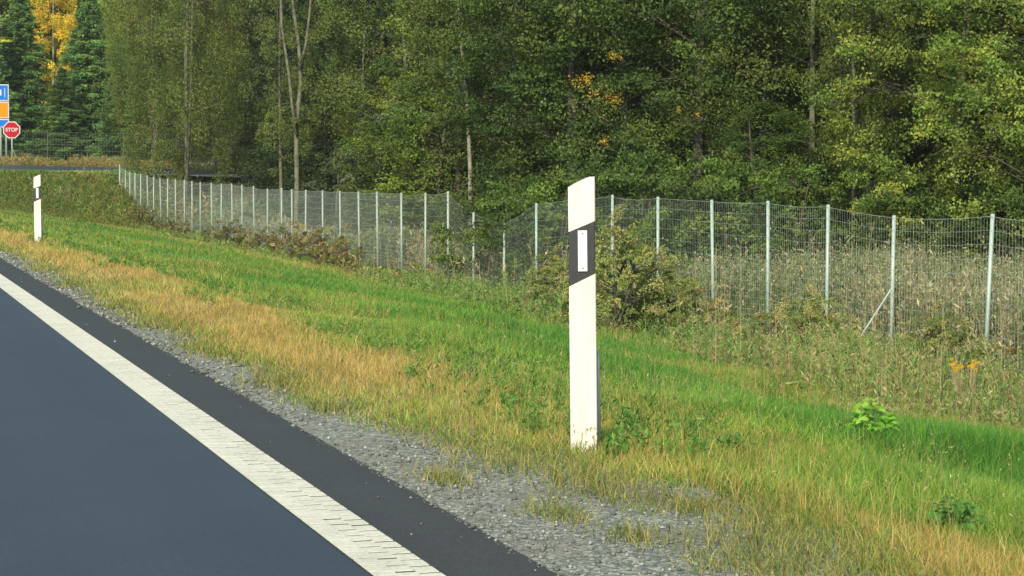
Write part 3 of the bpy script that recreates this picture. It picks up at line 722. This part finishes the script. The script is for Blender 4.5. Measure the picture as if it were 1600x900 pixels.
OLIVE = [(.105, .135, .042), (.135, .16, .05), (.085, .12, .04), (.155, .16, .06)]
DARK = [(.056, .098, .030), (.078, .122, .034), (.105, .138, .038), (.050, .080, .030)]
MID = [(.105, .155, .042), (.135, .18, .048), (.085, .14, .042)]
LIGHT = [(.17, .215, .055), (.21, .25, .065), (.13, .19, .05), (.26, .28, .07)]
BRIGHT = [(.20, .28, .035), (.15, .24, .035), (.24, .30, .045)]
WILLOW = [(.105, .14, .07), (.13, .16, .085), (.085, .12, .055)]
SPR = [(.09, .19, .065), (.115, .22, .065), (.15, .25, .065)]
OLIVE, DARK, MID, LIGHT = [[tuple(x * k_ for x, k_ in zip(c, (1.13, 1.2, .85))) for c in L_] for L_ in (OLIVE, DARK, MID, LIGHT)]
YEL = [(.70, .52, .05), (.60, .48, .06), (.40, .40, .06)]

P_ = {}
P_['alder'] = broadleaf('alder_tree', 9, 2.3, .4, 270, 230, .062, LIGHT + MID, [3, 2, 3, 2, 1, 1, 1], trunks=2, clr=(.22, .46))
P_['alder2'] = broadleaf('alder_tree', 9.5, 2.1, .8, 230, 220, .065, MID + LIGHT[:1] + OLIVE[1:2], [2, 2, 2, 2, 1], clr=(.22, .45))
P_['dark'] = broadleaf('broadleaf_tree', 10, 2.7, .4, 330, 220, .075, DARK + MID[:1], [3, 3, 2, 2, 1], clr=(.28, .52), trunks=2)
P_['olive'] = broadleaf('birch_tree', 11, 2.2, .9, 250, 230, .065, OLIVE + MID[2:], [3, 3, 3, 1, 1], 'midbark', droop=.6, clr=(.25, .45), r0=.07)
P_['weep'] = broadleaf('weeping_birch_tree', 15, 3.0, .2, 330, 400, .08, OLIVE + MID[:1], [3, 3, 3, 2, 1], 'midbark', droop=1.0, clr=(.32, .72), r0=.09, trunks=3, top=.5, shell=.78)
P_['bright'] = broadleaf('broadleaf_tree', 6.5, 1.9, .2, 170, 200, .075, BRIGHT + MID, [2, 3, 2, 2, 2, 1], clr=(.25, .45))
P_['willow'] = broadleaf('willow_shrub', 4.3, 1.25, .1, 150, 190, .065, WILLOW, None, 'greybark', clr=(.22, .38), trunks=3, r0=.04)
P_['sparse'] = broadleaf('birch_tree', 13, 1.7, 3.4, 130, 150, .075, OLIVE + DARK[2:3], [3, 3, 3, 1, 2], 'greybark', droop=.6, clr=(.22, .42), r0=.085, shell=.3)
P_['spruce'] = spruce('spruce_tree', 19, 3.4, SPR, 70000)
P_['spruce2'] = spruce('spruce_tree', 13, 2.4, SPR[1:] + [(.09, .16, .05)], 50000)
P_['backs'] = spruce('spruce_tree', 17, 2.6, [tuple(x * .26 for x in c) for c in SPR], 18000, base=.1)  # spruce greens scaled down: the wood's inner shade is put into the needles
P_['yellow'] = broadleaf('birch_tree', 20, 2.2, 3, 300, 200, .12, YEL, [3, 2, 1], 'birch', droop=.5, clr=(.35, .6), top=.5)
P_['far'] = broadleaf('broadleaf_tree', 20, 3.0, 1.0, 420, 190, .13, [tuple(min(1, 1.35 * x) for x in c) for c in LIGHT + BRIGHT], [2, 3, 2, 2, 2, 2, 2], clr=(.4, .7))
P_['back'] = broadleaf('broadleaf_tree', 14, 2.6, .3, 260, 110, .13, [tuple(x * .7 for x in c) for c in DARK], [2, 2, 1, 3], clr=(.35, .65), trunks=2)  # leaf greens dimmed as well, shade of the deep wood in the colour
P_['bush'] = broadleaf('leafy_shrub', 1.25, .70, .02, 230, 170, .030, [(.24, .30, .08), (.31, .34, .10), (.17, .25, .065), (.36, .34, .13)], None, 'darkbark', clr=(.10, .26), trunks=3, r0=.008)
P_['brush'] = broadleaf('leafy_shrub', 1.0, .8, .0, 80, 90, .05, [(.22, .22, .07), (.25, .19, .08), (.18, .21, .06), (.33, .29, .11)], None, 'greybark', clr=(.12, .24), trunks=3, r0=.012)
P_['under'] = broadleaf('understorey_shrub', 3.0, 1.7, .0, 120, 170, .07, DARK + MID, [3, 3, 2, 1, 2, 1, 1], clr=(.25, .45), trunks=3, r0=.035)
used = set()
def place(kind, x, Z, sc, label, cat, group=None, rz=None, dz=0.0):
    q = at(x, 272, Z); u_, v_ = q[0], q[1]
    loc = (u_, v_, float(ground(u_, v_)) - .05 + dz); rz = random.uniform(0, 6.28) if rz is None else rz
    if kind not in used:
        used.add(kind); r = P_[kind]; r.location = [float(c) for c in loc]; r.rotation_euler = (0, 0, rz); r.scale = sc if hasattr(sc, '__len__') else (sc,) * 3
        tag(r, label, cat, group)
    else: r = copy_tree(P_[kind], loc, rz, sc, label, cat, group)
    return r
T = 'tree'
# right: light alders
place('alder', 1490, 39.5, 1.0, 'light green alder with fine sunlit leaves behind the last fence posts at the right', T)
place('alder', 1625, 37.5, 1.0, 'light green alder cut by the right edge of the picture', T)
place('alder2', 1400, 42.5, (.85, .85, 1.05), 'yellowing alder with orange leaf tips between the light alder and three thin stems', T)
place('alder', 1760, 38, 1.0, 'light green alder standing outside the right edge', T)
place('alder2', 1570, 44, 1.1, 'darker alder rising behind the two light alders at the right', T)
# slender stems at 1335..1378
for i, (x, lb) in enumerate([(1333, 'leaning thin grey stem birch, first of three slender stems'), (1358, 'thin grey stem birch, middle one of three slender stems'), (1379, 'thin grey stem birch, last of three slender stems beside the brace')]):
    place('sparse', x, 40.5 + i * .8, (.5, .5, .8), lb, T, 'slender birches behind the fence brace')
# middle right: olive and dark
place('olive', 1270, 46, (1.1, 1.1, 1.0), 'olive birch with drooping foliage above the fence post beside the brace post', T)
place('olive', 1190, 49, 1.1, 'olive birch with pale trunk showing high between dark and olive crowns', T)
place('dark', 1090, 47.5, 1.0, 'dark green broadleaf tree right behind the near delineator post', T)
place('dark', 985, 50, 1.05, 'dark green broadleaf tree with scattered yellow leaves near the top of the picture', T)
yt = place('dark', 893, 51, 1.05, 'dark green broadleaf tree with orange yellow leaf clusters', T)
place('dark', 1190, 44.5, (.6, .6, .42), 'low dark green tree above the fence between two olive birches', T)
for x, Z_, s_, lb in [(1010, 43.5, 1.0, 'leafy green undergrowth bush just right of the near delineator cap'), (1140, 42, .95, 'green undergrowth bush above the fence, halfway from delineator to brace'),
                      (1250, 41, .9, 'green undergrowth bush left of the thin stems'), (1440, 39, .85, 'green undergrowth bush under the yellowing alder'), (1560, 38, .8, 'green undergrowth bush behind the leaning last fence post'), (800, 49, .95, 'dark undergrowth bush hanging over the dip in the fence'), (870, 46.5, 1.0, 'green undergrowth bush just left of the near delineator cap')]:
    place('under', x, Z_, s_, lb, 'bush')
# middle
place('olive', 800, 56, (1.25, 1.25, 1.1), 'brownish olive birch filling the space left of the dark green trees', T)
place('olive', 640, 66, (1.3, 1.3, 1.1), 'olive birch standing behind the bright green tree', T)
place('bright', 690, 61, (1.25, 1.25, .78), 'bright yellow green tree with its lowest leaves at the fence', T)
place('bright', 640, 66, (1.1, 1.1, .90), 'lighter yellow green tree beside the grey willow', T)
place('willow', 597, 66, 1.1, 'grey green willow shrub in front of the dark wood', 'bush')
place('alder2', 720, 60, 1.05, 'green tree around the pale forked trunk', T)
place('under', 735, 57.5, (.8, .8, .75), 'low green bush at the foot of the pale forked trunk', 'bush')
# dark gap with pale trunks
for x, Z_, s_, lb in [(440, 80, (.8, .8, 1.0), 'pale slender trunk birch just left of the big forked birch'), (510, 84, (.7, .7, 1.0), 'slender birch right of the big forked birch'),
                      (567, 74, (.8, .8, .95), 'slender straight birch above the grey willow'), (420, 92, (.8, .8, 1.1), 'thin birch deep in the dark gap'), (540, 90, (.8, .8, 1.1), 'thin birch half hidden behind the straight one')]:
    place('sparse', x, Z_, s_, lb, T) if 'deep in' not in lb and 'half hidden behind the straight' not in lb else None
place('willow', 530, 73, (1.0, 1.0, .8), 'dull green shrub at the foot of the pale trunks', 'bush')
place('under', 430, 84, (.8, .8, .5), 'small olive shrub in front of the dark gap', 'bush')
# left: weeping birches
place('weep', 290, 97, (.9, .9, 1), 'broad drooping birch with olive foliage hanging down to the fence', T)
place('weep', 243, 103, (.72, .72, .95), 'narrower drooping birch leaning over the end of the fence', T)
place('weep', 338, 108, (.62, .62, 1.0), 'drooping birch half hidden behind the broad one', T)
# far left
place('spruce', 36, 133, (.85, .85, .62), 'large dark blue green spruce behind the stop sign', T)
place('spruce', 142, 130, (.9, .9, .62), 'tall spruce between the yellow birch and the drooping birches', T)
place('spruce2', 98, 127, (.9, .9, .48), 'shorter spruce between the two large spruces', T)
place('spruce', -46, 130, (1, 1, .8), 'tall spruce behind the direction sign', T)
place('spruce2', -2, 126, (.9, .9, .45), 'young spruce close behind the orange panel', T)
place('spruce2', 188, 126, (.9, .9, .55), 'slim dark spruce tucked against the drooping birches', T)
place('yellow', 84, 146, (.8, .8, 1.0), 'bright yellow autumn birch rising between the spruces', T)
place('far', 8, 150, 1.05, 'yellow green crown at the top left corner', T)
place('far', 186, 141, (.62, .62, .9), 'yellow green crown between the tall spruce and the drooping birches', T)
place('far', -90, 150, 1.0, 'green crown outside the left edge', T)
place('far', 140, 165, 1.1, 'green crown behind the tall spruce', T)

# yellow leaf clusters on the dark tree
cl = []
for (x, y, r_) in [(905, 128, 9), (918, 124, 9), (927, 146, 9), (955, 150, 10), (962, 158, 6), (962, 88, 7), (945, 222, 8)]:
    c = at(x, y, 46.6); n = int(9 * r_); cl.append(c + rng.normal(0, r_ * .0085, (n, 3)) * [1.3, 1, 1])
for (x, y, r_) in [(1060, 170, 4), (1088, 178, 5)]:
    c = at(x, y, 44.6); cl.append(c + rng.normal(0, r_ * .008, (14, 3)))
C = np.concatenate(cl); n = len(C); mtx_loc = np.array(yt.location)
V, C2 = leafquads(C - mtx_loc, .048 * rng.uniform(.6, 1.3, n), np.array([-.2, -.9, .4]), pal(n, [(.62, .40, .03), (.5, .38, .05), (.5, .25, .03), (.2, .22, .05)], [3, 2, 1, 1]), .7)
rz_, s_ = yt.rotation_euler[2], yt.scale[0]
ca, sa = math.cos(-rz_), math.sin(-rz_)
V = np.stack([V[:, 0] * ca - V[:, 1] * sa, V[:, 0] * sa + V[:, 1] * ca, V[:, 2]], 1) / s_
o = mesh_np('yellow_leaves', V, np.arange(len(V)).reshape(-1, 4), C2, M['leaf'], yt); o['label'] = 'clusters of orange yellow autumn leaves'

# forked birch with pale stems (x 463), and the pale forked trunk at 733
def custom_tree(name, lines, Z, mat, label, leaves, cols, lsz=.07):
    base_ = at(lines[0][0][0], 272, Z); gz = float(ground(base_[0], base_[1])); par = np.array([base_[0], base_[1], gz])
    t = empty(name, par); tag(t, label, T); mb = MB()
    for ln in lines:
        pts, rad = [], []
        for j, (x, y, w_) in enumerate(ln):
            q = at(x, y, Z + .12 * j * (1 if ln is lines[0] else -1)) - par
            if y > 400: q[2] = -.3
            pts.append(q); rad.append(w_ / F * Z / 2)
        mb.tube(pts, rad, 8)
    mb.build('trunk', mat, t, smooth=True)
    Cc = []
    for (x, y, r_, m_) in leaves:
        c = at(x, y, Z + random.uniform(-.8, .8)) - par; nn = m_
        off = rng.normal(size=(nn, 3)); off /= np.linalg.norm(off, axis=1)[:, None]; off *= (rng.random(nn) ** .45)[:, None] * r_ / F * Z
        Cc.append(c + off * [1, 1, .8])
    C = np.concatenate(Cc); n = len(C)
    V, C2 = leafquads(C, lsz * rng.uniform(.6, 1.3, n), np.array([-.2, -.6, .5]), pal(n, cols, [1] * len(cols), .25), .6)
    mesh_np('crown', V, np.arange(len(V)).reshape(-1, 4), C2, M['leaf'], t); return t
lv = [(random.uniform(405, 520), random.uniform(-160, 60), random.uniform(12, 26), 170) for _ in range(34)] + [(random.uniform(425, 500), random.uniform(60, 280), random.uniform(6, 14), 90) for _ in range(40)]
custom_tree('forked_birch_tree', [[(463, 450, 9), (464, 290, 8), (463, 200, 7.5), (470, 130, 6.5), (467, 70, 6), (458, 10, 5), (452, -90, 4), (450, -200, 2)],
                                  [(463, 210, 6), (456, 160, 5), (452, 120, 4.5), (440, 40, 4), (438, -60, 3), (430, -160, 1.5)],
                                  [(469, 105, 5), (478, 70, 4.5), (484, 20, 4), (490, -60, 3), (492, -150, 1.5)]], 77, M['midbark'],
            'pale trunked birch forking into three stems in front of the dark gap', lv, OLIVE)
lv = [(random.uniform(650, 800), random.uniform(-120, 70), random.uniform(12, 24), 170) for _ in range(40)] + [(random.uniform(665, 720), random.uniform(70, 130), random.uniform(8, 14), 90) for _ in range(12)]
custom_tree('forked_birch_tree', [[(733, 440, 8), (735, 290, 7), (734, 250, 6.5), (731, 180, 6), (726, 120, 5.5), (722, 80, 5), (716, 10, 4), (712, -100, 2)],
                                  [(728, 140, 4), (712, 118, 3), (698, 98, 2.2)]], 54.0, M['birch'],
            'birch with slim white trunk and one low branch above the dip in the fence', lv, MID + OLIVE[:2])

# rows of trees deeper in the wood
G1 = 'dark trees deep in the wood'
k = 0
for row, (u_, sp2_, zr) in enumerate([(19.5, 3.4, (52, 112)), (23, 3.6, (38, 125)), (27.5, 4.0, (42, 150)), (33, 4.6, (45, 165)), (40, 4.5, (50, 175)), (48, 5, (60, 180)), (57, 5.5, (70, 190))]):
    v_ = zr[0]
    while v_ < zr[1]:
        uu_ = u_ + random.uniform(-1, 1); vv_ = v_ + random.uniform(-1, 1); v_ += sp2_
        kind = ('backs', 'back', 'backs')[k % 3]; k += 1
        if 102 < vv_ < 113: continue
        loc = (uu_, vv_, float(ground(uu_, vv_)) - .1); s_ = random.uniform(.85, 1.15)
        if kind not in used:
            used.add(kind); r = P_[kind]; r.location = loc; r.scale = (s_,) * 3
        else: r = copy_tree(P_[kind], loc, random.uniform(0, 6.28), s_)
        tag(r, 'tree with shade painted into its green, standing deep in the wood behind the front trees', T, G1)
for row, (v0_, du) in enumerate([(155, 0), (162, 1.5), (171, 0), (180, 1)]):
    for uu_ in np.arange(-14 + du, 44, 3.6):
        s_ = random.uniform(.95, 1.2); vv_ = v0_ + random.uniform(-1.5, 1.5)
        r = copy_tree(P_['far'], (uu_, vv_, float(ground(uu_, vv_))), random.uniform(0, 6.28), s_, 'yellow green tree in the packed rows behind the spruces', T, 'packed trees behind the crossing road')

# shrubs and plants on the verge
for x, y, Z_, s_, kind, lb in [(975, 0, 24.5, 1.0, 'bush', 'leafy green shrub in front of the fence just right of the near delineator'), (1040, 0, 25.5, .75, 'bush', 'smaller shrub right of the leafy green one'), (1105, 0, 24.5, .6, 'brush', 'low olive shrub, third one right of the near delineator'), (1270, 0, 23, .62, 'bush', 'low leafy shrub between two fence posts left of the brace'), (930, 0, 27, .7, 'bush', 'shrub half hidden by the near delineator post'),
                               (868, 0, 31, .7, 'bush', 'small shrub just left of the near delineator'), (1330, 0, 21.5, .5, 'bush', 'low shrub in the weeds below the fence brace'), (1200, 0, 22.5, .6, 'brush', 'straw coloured bushy weed mid way between delineator and brace'),
                               (1470, 0, 19, .6, 'bush', 'low dark shrub below the yellow flowers'), (1560, 0, 18.5, .6, 'brush', 'brownish shrub in the weeds by the right edge')]:
    place(kind, x, Z_, s_, lb, 'bush', rz=random.uniform(0, 6))
for x, Z_, s_, lb in [(500, 56, 1.0, 'reddish brown shrub before the fence, largest of the row'), (455, 60, 1.0, 'brown shrub left of the reddish one'), (535, 54, .8, 'small brown shrub at the right end of the brown row'),
                      (400, 66, .8, 'olive shrub under the middle of the distant fence'), (350, 73, .9, 'olive brown shrub under the distant fence posts'), (270, 84, .8, 'rusty shrub under the far fence posts'),
                      (215, 90, .9, 'rusty shrub near the end of the fence'), (650, 44, .7, 'low brown shrub under the fence left of the dip')]:
    place('brush', x, Z_, s_, lb, 'bush')

M['greenstem'] = simple('green_stem', (.09, .20, .04), .7)
def rosette(name, u_, v_, n, L, wd, cols, label, cat='plant', up=.8):
    """low leafy plant: n ovate leaves on thin stems filling a dome of radius L*.6 and height L*up"""
    g_ = float(ground(u_, v_)); t = empty(name, (u_, v_, g_)); tag(t, label, cat); V, Fs, Cs = [], [], []; mb = MB()
    for i in range(n):
        a = random.uniform(0, 6.28); q = random.random() ** .6; hh_ = L * up * (1 - .6 * q * q) * random.uniform(.45, 1.0)
        p0 = np.array([math.cos(a) * q * L * .6, math.sin(a) * q * L * .6, hh_]); mb.tube([(0, 0, 0), p0 * [.5, .5, .6], p0], [.0018, .0014, .001], 4)
        a2 = a + random.uniform(-1, 1); d = np.array([math.cos(a2), math.sin(a2), random.uniform(-.5, .6)]); d /= np.linalg.norm(d)
        nr = np.array([random.uniform(-.6, .3), random.uniform(-1.2, .1), 1.0]); side = np.cross(d, nr); side /= np.linalg.norm(side); nn = np.cross(side, d)
        l = wd * random.uniform(2.2, 3.4); k0 = len(V); w2 = wd * random.uniform(.7, 1.1)
        for t_, w_ in [(0, .25), (.22, .95), (.5, 1.0), (.8, .55), (1, .04)]:
            c = p0 + d * l * t_ - nn * (.18 * l * t_ * t_); V += [c - side * w2 * w_ + nn * .25 * w2 * w_, c, c + side * w2 * w_ + nn * .25 * w2 * w_]
        cc = np.array(random.choice(cols)) * random.uniform(.8, 1.2); Cs += [cc] * 15
        for j in range(4):
            b_ = k0 + j * 3; Fs += [(b_, b_ + 1, b_ + 4, b_ + 3), (b_ + 1, b_ + 2, b_ + 5, b_ + 4)]
    mb.build('stem', M['greenstem'], t)
    mesh_np('foliage', np.array(V), np.array(Fs), np.array(Cs), M['leaf'], t, smooth=True); return t
def gp(x, y):
    d = FW + RT * (x - 800) / F - UP * (y - 450) / F; t = 4
    while t < 90:
        p = np.array([0, 0, CAMH]) + d * t
        if p[2] < float(ground(p[0], p[1])): return p
        t += .03
    return p
p = gp(1363, 696); rosette('broad_leaved_plant', p[0], p[1], 80, .17, .017, [(.22, .50, .05), (.32, .60, .07)], 'bright green broad leaved plant alone in the lush grass', up=1.45)
for (x, y, k_, lb) in [(1492, 836, .9, 'dark green leafy plant in the grass at lower right'), (983, 668, .55, 'small dark leafy plant right of the near delineator foot'), (1590, 790, .8, 'leafy plant cut by the right edge')]:
    p = gp(x, y); rosette('broad_leaved_plant', p[0], p[1], int(90 * k_), .16 * k_, .010, [(.06, .19, .03), (.10, .25, .045)], lb, up=.9)
# yellow flowers
t = empty('flowering_plant', gp(1505, 664)); tag(t, 'clump of small yellow flowers in front of the last fence post', 'plant'); par = np.array(t.location); mb = MB(); V, C2, FF = [], [], MB()
Zf = np.linalg.norm(par[:2]) * .98
for i in range(22):
    x, y = random.choice([(1487, 566), (1497, 575), (1515, 573), (1523, 568), (1520, 577)]); c = at(x + random.uniform(-6, 6), y + random.uniform(-5, 5), Zf) - par
    mb.tube([(random.uniform(-.03, .03), 0, 0), c * [.7, .7, .6], c], [.003, .002, .0015], 4)
    k = 7; r_ = .016
    ring = [c + r_ * np.array([math.cos(6.283 * j / k), -.45 * math.sin(6.283 * j / k) - .2 , math.sin(6.283 * j / k) * .8]) for j in range(k)]
    FF.add([c + [0, -.005, 0]] + ring, [(0, 1 + j, 1 + (j + 1) % k) for j in range(k)])
mb.build('stem', M['stem'], t); M['yellow'] = simple('yellow_petal', (.75, .48, .02), .7); FF.build('blossoms', M['yellow'], t)
# bent straw stalks leaning out of the weeds behind the near delineator
for (a, b_, Zq, lb) in [((1098, 572), (1062, 525), 21.0, 'bent pale straw stalk leaning left in the weeds'), ((1455, 640), (1408, 560), 18.5, 'long pale straw stalk lying across the weeds below the brace')]:
    A, B = at(*a, Zq), at(*b_, Zq); t = mb = MB(); mb.tube([(0, 0, 0), (B - A) * .5 + [0, 0, .02], B - A], [.006, .005, .003], 5)
    o = mb.build('straw_stalk', M['stem']); o.location = A; tag(o, lb, 'stalk')

for k, o in P_.items():
    if k not in used:
        for ch in list(o.children): bpy.data.objects.remove(ch)
        bpy.data.objects.remove(o)

# ------------------------------------------------------------------ thin autumn air
mb = MB(); mb.box(-950, 950, -450, 1550, -14, 45); hz = mb.build('haze'); tag(hz, kind='stuff'); m = bpy.data.materials.new('haze'); m.use_nodes = True
nt = m.node_tree; nt.nodes.remove(nt.nodes['Principled BSDF']); pv = nt.nodes.new('ShaderNodeVolumePrincipled')
pv.inputs['Density'].default_value = .0003; pv.inputs['Color'].default_value = (.86, .93, .90, 1); pv.inputs['Anisotropy'].default_value = .2
nt.links.new(pv.outputs[0], nt.nodes['Material Output'].inputs['Volume']); hz.data.materials.append(m)
